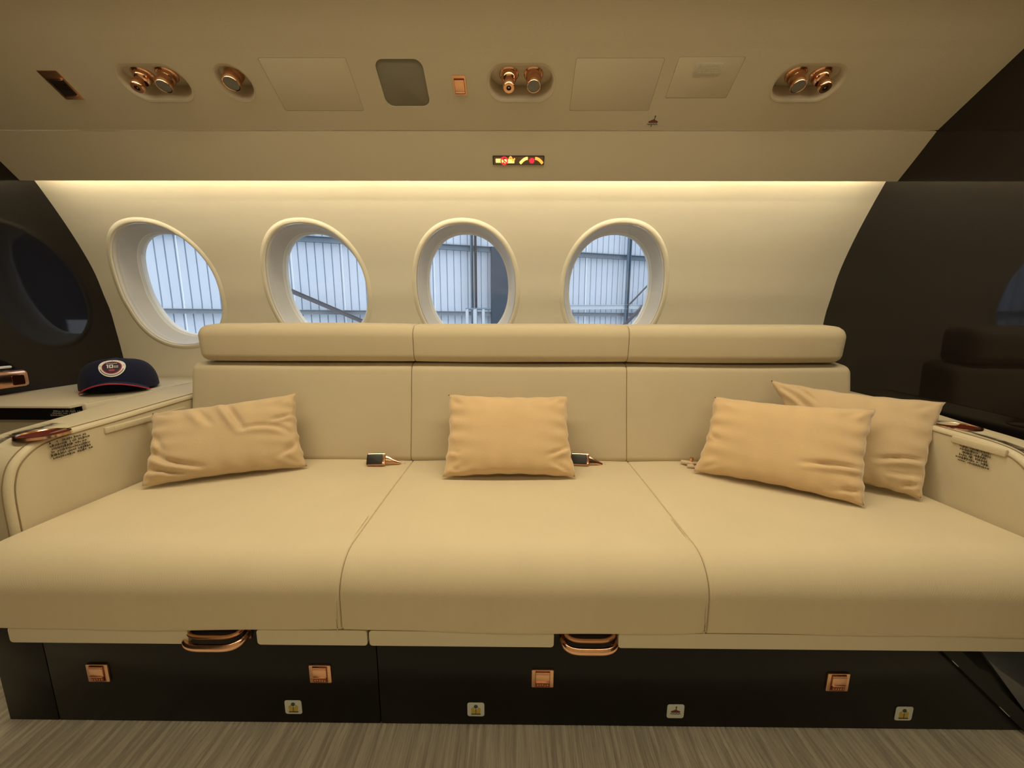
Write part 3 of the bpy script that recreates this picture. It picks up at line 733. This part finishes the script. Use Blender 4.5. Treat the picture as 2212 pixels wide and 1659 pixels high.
# brim: curved sheet, arched across
def brim(u, v, dz=0):
    a = -pi/2+u*.86; base = crown(a, 0); out = .062*(cos(u*pi/2*.97)**.5); x = base.x*(1+.10*v); y = base.y-out*v
    arch = -.036*(abs(u)**1.8)
    return Vector((x, y, max(.002, .038+.002*v+arch*(.75+.25*v))+dz))
vs = []; fs = []; n, m_ = 40, 10
for s_ in (0, 1):
    for j in range(m_+1):
        for i in range(n+1): vs.append(brim(-1+2*i/n, j/m_, .0015 if s_ else -.0015))
W = (n+1)*(m_+1)
for s_ in (0, 1):
    for j in range(m_):
        for i in range(n): b = s_*W+j*(n+1)+i; fs.append((b, b+1, b+n+2, b+n+1))
for i in range(n): b = m_*(n+1)+i; fs.append((b, b+1, W+b+1, W+b))
BR = vf('brim', vs, fs, M_navy, T, True, world=False, sharp=60)
bm = bmesh.new(); tube(bm, [brim(-1+2*i/60, 1.0) for i in range(61)], .0020, 6); fin('red_edge', bm, M_redth, BR, world=False); 
# badge on the front panels
def bpt(x, y, off):
    t = .52+y/.100*.80; a = -pi/2+x/(.096*max(.35, cos(min(1, max(0, t))*pi/2)**.55)); return crown(a, t, off)
def patch(name, r0, r1, off, m, parent, n=48, k=4):
    vs = []; fs = []
    for j in range(k+1):
        r = r0+(r1-r0)*j/k
        for i in range(n): vs.append(bpt(r*cos(2*pi*i/n), r*sin(2*pi*i/n), off))
    for j in range(k):
        for i in range(n): q = (i+1) % n; fs.append((j*n+i, j*n+q, (j+1)*n+q, (j+1)*n+i))
    return vf(name, vs, fs, m, parent, True, world=False, weld=.00001)
BG = patch('badge', .0, .031, .0016, M_badgew, T); tag(BG, 'round white badge with 10 on navy centre')
patch('badge_ring', .0, .0225, .0022, M_badger, BG); patch('badge_centre', .0, .0200, .0028, M_badgen, BG)
def letters(name, quads, m, parent, off):
    vs = []; fs = []
    for (x0, y0, x1, y1) in quads:
        b = len(vs); vs += [bpt(x0, y0, off), bpt(x1, y0, off), bpt(x1, y1, off), bpt(x0, y1, off)]; fs.append((b, b+1, b+2, b+3))
    return vf(name, vs, fs, m, parent, world=False)
one = [(-.0095, -.005, -.007, .007), (-.0115, .004, -.0095, .0065)]
zero = [(-.005, -.005, .003, -.0028), (-.005, .0048, .003, .007), (-.005, -.005, -.0028, .007), (.0008, -.005, .003, .007)]
sm = [(.0045+.0035*(i % 3), -.004+.0045*(i//3), .007+.0035*(i % 3), -.002+.0045*(i//3)) for i in range(6)]
up = [(-.012+.003*i, .0105, -.0100+.003*i, .0125) for i in range(8)]
letters('badge_lettering', one+zero+sm+up, M_badgew, BG, .0036)
letters('badge_stripe', [(-.006, -.015, .006, -.0095)], M_badger, BG, .0036)
ql = []
for i in range(26):
    a = radians(200+140*i/25); r = .0267; x, y = r*cos(a), r*sin(a); ql.append((x-.0009, y-.0013, x+.0009, y+.0013))
for a in (10, 55, 90, 125, 170): x, y = .0267*cos(radians(a)), .0267*sin(radians(a)); ql.append((x-.001, y-.001, x+.001, y+.001))
letters('badge_lettering', ql, M_badgen, BG, .0022)

# ------------------------------------------------------------------ overhead fittings
def extent(px0, px1, py0, py1):
    """centre frame and size on the overhead panel from the photograph's extents"""
    cx, cy = (px0+px1)/2, (py0+py1)/2; M = cframe(cx, cy); wx_ = (onceil(px1, cy)-onceil(px0, cy)).length; hy = (onceil(cx, py1)-onceil(cx, py0)).length
    return M, wx_, hy
cutters = []
DOWN = Vector((0, 0, -1))
def pocket(cx, cy, wd, ht, fittings, label, name='reading_light_unit', cat='light', group='overhead air and light units'):
    M = cframe(cx, cy); T = thing(name, label, cat, M, group)
    flipx = M.col[0][0]   # local x may run against world x
    out = rrect(wd, ht, ht/2-.0005, 10)
    cb = bmesh.new(); prism(cb, rrect(wd-.002, ht-.002, ht/2-.0015, 10), -.075, .02, 0, M=M); cutters.append(cb)
    rows = []
    def rowf(sc, dep):   # dep along -local z (into the panel)
        return [Vector((x*(1-sc*2/wd) , y*(1-sc*2/ht), 0)) for x, y in out], dep
    def floor_z(y): return -(.004+.58*(ht/2-y))   # the pocket roof is level: deeper towards the lower edge
    for sc, f in ((-.002, None), (0, 0), (.002, .0), (.006, .5), (.008, 1.0), (.014, 1.0)):
        row = []
        for x, y in out:
            xx = x*(1-sc*2/wd); yy = y*(1-sc*2/ht)
            zz = .0008 if f is None else (.0 if f == 0 and sc == 0 else (-.002 if f == 0 else floor_z(yy)*f))
            row.append(Vector((xx, yy, zz)))
        rows.append(row)
    vs, fs = ringmesh(rows); c = len(vs); vs.append(Vector((0, 0, floor_z(0)))); L0 = (len(rows)-1)*len(out)
    for i in range(len(out)): fs.append((L0+i, L0+(i+1) % len(out), c))
    vf('housing', vs, fs, M_over, T, True, world=False, sharp=40)
    Mi = M.inverted()
    for kind, fx in fittings:
        # mount direction straight down in the cabin, a little towards the aisle
        base = M @ Vector((fx*flipx, ht*.12, floor_z(ht*.12)))
        z_ = Vector((0, -.22, -1)).normalized(); x_ = Vector((1, 0, 0)); y_ = z_.cross(x_)
        F = Mi @ frame(base, x_, y_, z_) @ Matrix.Translation((0, 0, 0 if len(fittings) > 1 else -.012)) @ Matrix.Scale(1.16 if len(fittings) > 1 else 1.32, 4)
        bm = bmesh.new(); lathe(bm, [(.0215, -.01), (.0215, .004), (.019, .006), (.016, .006)], 28, F); r_ = fin('mount_ring', bm, M_cop, T, world=False)
        bm = bmesh.new(); lathe(bm, [(.0165, .0), (.018, .008), (.0165, .015), (.0135, .020), (.011, .022)], 28, F); fin('ball', bm, M_cop, T, world=False)
        if kind == 'air':
            F2 = F @ Matrix.Rotation(radians(-14), 4, 'X')
            bm = bmesh.new(); lathe(bm, [(.0095, .016), (.0095, .030), (.0125, .032), (.0135, .036), (.0135, .043), (.0115, .046), (.0055, .046), (.0050, .036)], 28, F2); fin('nozzle', bm, M_cop, T, world=False)
            bm = bmesh.new(); lathe(bm, [(0, .0435), (.0055, .0435)], 20, F2); fin('nozzle_hole', bm, M_hole, T, world=False)
            bm = bmesh.new(); lathe(bm, [(0, .0455), (.0018, .045), (.0018, .040)], 12, F2); fin('nozzle_pin', bm, M_cop, T, world=False)
        else:
            F2 = F @ Matrix.Rotation(radians(-10), 4, 'X')
            bm = bmesh.new(); lathe(bm, [(.0145, .012), (.0155, .026), (.0160, .036), (.0150, .038), (.0138, .0375)], 28, F2); fin('lamp_barrel', bm, M_cop, T, world=False)
            bm = bmesh.new(); lathe(bm, [(0, .0368), (.0142, .0368)], 24, F2); fin('lens', bm, M_grey, T, world=False)
    return T
def size_at(px0, px1, py0, py1): M, w_, h_ = extent(px0, px1, py0, py1); return w_, h_
w3, h3 = size_at(1055, 1198, 143, 222)
pocket(1126, 180, w3, h3, [('air', -.032), ('lamp', .032)], 'recessed unit with rose gold air nozzle and reading lamp, above the middle seat')
pocket(336, 180, w3, h3, [('air', -.032), ('lamp', .032)], 'recessed unit with rose gold air nozzle and reading lamp, overhead at far left')
pocket(1745, 180, w3, h3, [('lamp', -.032), ('air', .032)], 'recessed unit with reading lamp left of its air nozzle, overhead at right')
# single lamp
pocket(507, 180, h3*1.02, h3*1.0, [('lamp', .0)], 'single recessed reading lamp with grey lens overhead, left of the first access panel', 'reading_lamp', 'lamp', None)
# speaker grille: recessed cloth with rounded corners
M, w_, h_ = extent(822, 921, 132, 231)
T = thing('speaker_grille', 'dull grey green rounded square speaker grille overhead', 'speaker', M)
cb = bmesh.new(); prism(cb, rrect(w_, h_, .022, 8), -.008, .02, 0, M=M); cutters.append(cb)
bm = bmesh.new(); prism(bm, rrect(w_-.001, h_-.001, .022, 8), -.009, -.002, .001); fin('grille_cloth', bm, M_mesh, T, world=False)
# copper switch
M, w_, h_ = extent(979, 1007, 163, 206)
T = thing('overhead_switch', 'small upright rose gold switch between grille and air unit', 'switch', M)
bm = bmesh.new(); prism(bm, rrect(w_, h_, .002, 3), 0, .002, .0006); fin('face_plate', bm, M_cops, T, world=False)
bm = bmesh.new(); prism(bm, rrect(w_*.80, h_*.78, .001, 2, 0, -h_*.02), .002, .0026); fin('gap', bm, M_copd, T, world=False)
bm = bmesh.new(); prism(bm, rrect(w_*.74, h_*.52, .001, 2, 0, 0), .002, .0055, .001); fin('rocker', bm, M_cops, T, world=False)
bm = bmesh.new(); prism(bm, rrect(w_*.74, h_*.10, .0008, 2, 0, h_*.27), .003, .0065, .0008); fin('lip', bm, M_cop, T, world=False); bm = bmesh.new(); prism(bm, rrect(w_*.74, h_*.08, .0008, 2, 0, -h_*.30), .003, .0055, .0006); fin('lip', bm, M_cop, T, world=False)
# far left copper outlet
p0, p1 = onceil(95, 165), onceil(150, 165); w_ = .052; h_ = (onceil(133, 205)-onceil(133, 163)).length
M = cframe(133, 184); T = thing('overhead_outlet', 'rose gold outlet with dark insert at the far left of the overhead panel', 'outlet', M)
bm = bmesh.new(); prism(bm, rrect(w_, h_, .0015, 3), 0, .002, .0006); fin('face_plate', bm, M_cops, T, world=False)
bm = bmesh.new(); prism(bm, rrect(w_*.74, h_*.52, .001, 2, 0, -h_*.06), .002, .0026); fin('insert', bm, M_dark, T, world=False)
bm = bmesh.new(); prism(bm, rrect(w_*.76, h_*.08, .0008, 2, 0, h_*.24), .002, .006, .0008); fin('lip', bm, M_cop, T, world=False); bm = bmesh.new(); prism(bm, rrect(w_*.7, h_*.06, .0008, 2, 0, -h_*.34), .002, .005, .0006); fin('lip', bm, M_cop, T, world=False)
bm = bmesh.new()
for i in range(5): prism(bm, rrect(w_*.05, h_*.22, .0004, 1, (-.24+.12*i)*w_, -h_*.04), .0026, .0034)
fin('contact', bm, M_copd, T, world=False)
# access panels set in the overhead
def apanel(c4, name='access_panel', bot=True):
    P = [onceil(*c) for c in c4]; c = sum(P, Vector())/4; M = cframe(1106, 180); M.col[3] = Vector((*c, 1)); Mi = M.inverted()
    w_ = ((P[1]-P[0]).length+(P[2]-P[3]).length)/2; h_ = abs((Mi @ P[0]).y-(Mi @ P[3]).y)
    cb = bmesh.new(); prism(cb, rrect(w_, h_, .004, 3), -.0022, .02, 0, M=M); cutters.append(cb)
    bm = bmesh.new(); prism(bm, rrect(w_-.0012, h_-.0012, .004, 3), -.004, .0001, .0003, M=M); return fin(name, bm, M_over, ceil), M
apanel(((575, 125), (752, 124), (781, 239), (600, 240)))
apanel(((1240, 125), (1432, 126), (1405, 239), (1234, 239)))
ap, M = apanel(((1468, 123), (1608, 122), (1572, 212), (1436, 212)))
# embossed placard on the third panel
M, w_, h_ = extent(1500, 1560, 136, 160); M = M @ Matrix.Translation((0, 0, .0005))
T = thing('embossed_placard', 'small pale embossed placard on the overhead access panel', 'placard', M)
bm = bmesh.new(); prism(bm, rrect(w_, h_, .003, 3), 0, .001, .0003); fin('plate', bm, M_plac, T, world=False)
microprint('placard_text', frame(Vector((0, h_*.22, .0012)), Vector((1, 0, 0)), Vector((0, 1, 0)), Vector((0, 0, 1))), w_*.8, 4, h_*.19, M_inkc, T, world=False)
# raft sticker near the seam
M = cframe(1411, 262); M = M @ Matrix.Rotation(pi, 4, 'Z') if M.col[1][2] < 0 else M
T = thing('raft_sticker', 'pale sticker with maroon life raft icon beside the overhead seam', 'sticker', M)
bm = bmesh.new(); prism(bm, rrect(.036, .034, .005, 4), 0, .0005); fin('backing', bm, M_plac, T, world=False); raft(T, 1.35, .0005)
bm = bmesh.new(); prism(bm, circ(.0018, 8, -.002, -.013), .0005, .0011); fin('dot_icon', bm, M_green, T, world=False)
boolean(ceil, cutters)
for p_ in ceil.data.polygons:
    if abs(p_.normal.dot(EN)) > .999: p_.use_smooth = False
# illuminated sign on the valance
ps = hit(1120, 346, (0, (1.279+1.326)/2, (.487+.439)/2), VN)
ey = Vector((0, -(1.326-1.279), .487-.439)).normalized(); M = frame(ps, ey.cross(VN), ey, VN)
if M.col[0][0] < 0: M = frame(ps, Vector((1, 0, 0)), ey, VN)
T = thing('seat_belt_sign', 'small lit orange and red no smoking and fasten belt sign on the valance', 'sign', M)
ws = (hitY(1176, 346, ps.y)-hitY(1065, 346, ps.y)).length; hs = .021*1.25
bm = bmesh.new(); prism(bm, rrect(ws, hs, .002, 3), -.002, .003, .0008); fin('bezel', bm, M_dark, T, world=False)
bm = bmesh.new(); prism(bm, rrect(ws*.96, hs*.86, .002, 3), .003, .0034, 0); fin('face', bm, M_signbody, T, world=False)
z0, z1 = .0034, .0042
bm = bmesh.new(); u = ws/112
prism(bm, rrect(17*u, 8*u, .001, 2, -41*u, 0), z0, z1); prism(bm, rrect(22*u, 8*u, .001, 2, -24*u+4*u, -1*u), z0, z1)
fin('cigarette_icon', bm, M_oyel, T, world=False)
bm = bmesh.new(); pts = [Vector((-20*u+9*u*t, (4+4*sin(t*5))*u, z1)) for t in [i/10 for i in range(14)]]; tube(bm, pts, 1.6*u, 6); fin('smoke_icon', bm, M_orange, T, world=False)
bm = bmesh.new(); tube(bm, [(-31*u+7*u*cos(a), 7.5*u*sin(a), z1) for a in AN[::4]], 1.3*u, 6, closed=True); tube(bm, [(-36*u, 5*u, z1), (-26*u, -5*u, z1)], 1.2*u, 6); fin('ban_ring', bm, M_signred, T, world=False)
for s_ in (-1, 1):
    bm = bmesh.new(); pts = [Vector((28*u+s_*(8*u+16*u*t), (5*u-10*u*t*t), z1)) for t in [i/8 for i in range(9)]]; tube(bm, pts, 3.0*u, 6); fin('belt_icon', bm, M_oyel if s_ < 0 else M_orange, T, world=False)
bm = bmesh.new(); prism(bm, circ(5.5*u, 16, 29*u, 0), z0, z1); fin('buckle_icon', bm, M_signred, T, world=False)

# ------------------------------------------------------------------ hangar outside
YG, KG = 9.0, .32
HN = Vector((-KG, 1, 0)).normalized(); HX = Vector((1, KG, 0)).normalized(); HO = Vector((0, YG, 0))
def hh(px, py, off=0): return hit(px, py, HO-HN*off, HN)
H = thing('hangar_wall', 'pale blue grey corrugated hangar wall seen through the cabin windows', 'wall', (0, YG, -3))
pw = .90; rib = .15
def sheet_mesh(z0, z1):
    vs = []; fs = []; prof = []
    n = int(pw/rib)
    for i in range(n):
        b = i*rib; prof += [(b, 0), (b+.104, 0), (b+.108, .04), (b+.122, .04), (b+.126, 0)]
    prof.append((pw-.004, 0))
    for x, d_ in prof: vs += [(x, d_, z0), (x, d_, z1)]
    for i in range(len(prof)-1): fs.append((2*i, 2*i+2, 2*i+3, 2*i+1))
    return vs, fs
rotH = frame((0, 0, 0), HX, HN, Vector((0, 0, 1)))
s0 = None
for row, (z0, z1) in enumerate(((-3, .245), (.235, 1.605), (1.595, 5.5))):
    me = None
    for k in range(-13, 12):
        nm = 'sheet_panel'
        if me is None:
            v_, f_ = sheet_mesh(z0, z1); o = vf(nm, v_, f_, M_sheet, None, world=False); me = o.data; WM.pop(o.name, None)
        else: o = bpy.data.objects.new(nm, me); C.objects.link(o)
        o.parent = H; o.matrix_local = wm(H).inverted() @ frame(HO+HX*(k*pw)+HN*(.008*(row % 2)+.003*(k % 2)), HX, HN, Vector((0, 0, 1)))
def hbeam(name, a, b, w_, t_, m, parent=H):
    a, b = Vector(a), Vector(b); d_ = (b-a).normalized(); s = d_.cross(HN).normalized(); bm = bmesh.new()
    L = (b-a).length; Mx = frame((a+b)/2, d_, s, HN)
    # channel section: web and two flanges
    box(bm, (0, 0, 0), (L, w_, t_*.2), 0, M=Mx); box(bm, (0, w_*.45, -t_*.4), (L, w_*.1, t_*.8), 0, M=Mx); box(bm, (0, -w_*.45, -t_*.4), (L, w_*.1, t_*.8), 0, M=Mx)
    return fin(name, bm, m, parent, smooth=False)
def girt(z, m, off=.08, w_=.13): a = HO+HX*-11-HN*off; b = HO+HX*9-HN*off; a.z = b.z = z; return hbeam('girt', a, b, w_, .08, m)
girt(1.50, M_girt, w_=.11); girt(.13, mat('grey_girt', (.30, .34, .37), .5), w_=.09); girt(-1.2, M_girt); girt(3.2, M_girt)
def hcol(px, w_, m, off=.16, name='column', z0=-3, z1=5): p = hh(px, 600, off); return hbeam(name, (p.x, p.y, z0), (p.x, p.y, z1), w_, .1, m)
hcol(1019, .05, M_girt); hcol(1027, .035, M_brace); hcol(1355, .07, M_girt, .2)
a, b = hh(600, 616, .25), hh(860, 727, .25); hbeam('brace', a, b, .085, .06, M_brace)
a, b = hh(1310, 740, .25), hh(1410, 640, .25); hbeam('brace', a, b, .07, .05, M_brace)
a, b = hh(1355, 662, .2), hh(1400, 615, .2); hbeam('brace', a, b, .03, .03, M_brace)
a, b = hh(1200, 664, .2), hh(1440, 662, .2); hbeam('girt_tube', a, b, .11, .05, M_girtl)
# unseen end wall, open at its foot, added to darken the bulkhead reflection
bm = bmesh.new(); box(bm, (9.5, 9.5, 3.4), (.2, 9, 6.9)); o = fin('reflection_wall', bm, M_door, H, smooth=False); tag(o, 'dark unseen hangar end wall added to darken the left bulkhead reflection')
bm = bmesh.new(); box(bm, (9.4, 10.6, -1.5), (.25, .35, 3)); fin('gap_post', bm, M_door, H, smooth=False)  # unseen post added in the gap below that wall
# dark sheet standing in for the shade inside an opening
a, b = hh(1060, 540, .12), hh(1180, 540, .12)
bm = bmesh.new(); prism(bm, [(0, -3), ((b-a).length, -3), ((b-a).length, 1.55), (0, 1.55)], 0, .06, 0, M=frame((a.x, a.y, 0), HX, Vector((0, 0, 1)), -HN)); o = fin('opening_dark', bm, M_door, H); tag(o, 'dark blue sheet coloured as the shade inside an opening')
# access stair handrail
p = hh(1026, 690, 1.2); T = thing('handrail', 'white tubular handrail in front of the hangar wall', 'railing', (p.x, p.y, -3))
for px_ in (1009, 1026, 1044):
    q = hh(px_, 668, 1.2); bm = bmesh.new(); tube(bm, [(q.x, q.y, -3), (q.x, q.y, q.z)], .03 if px_ != 1026 else .04, 10); fin('post', bm, M_girtl, T)
a, b = hh(1006, 668, 1.2), hh(1060, 667, 1.2); bm = bmesh.new(); tube(bm, [a, b], .022, 8); fin('top_rail', bm, M_girt, T)
bm = bmesh.new(); box(bm, (0, 6, -3.05), (60, 30, .1)); o = fin('ground', bm, M_ground, smooth=False); tag(o, 'grey concrete hangar floor', kind='structure')
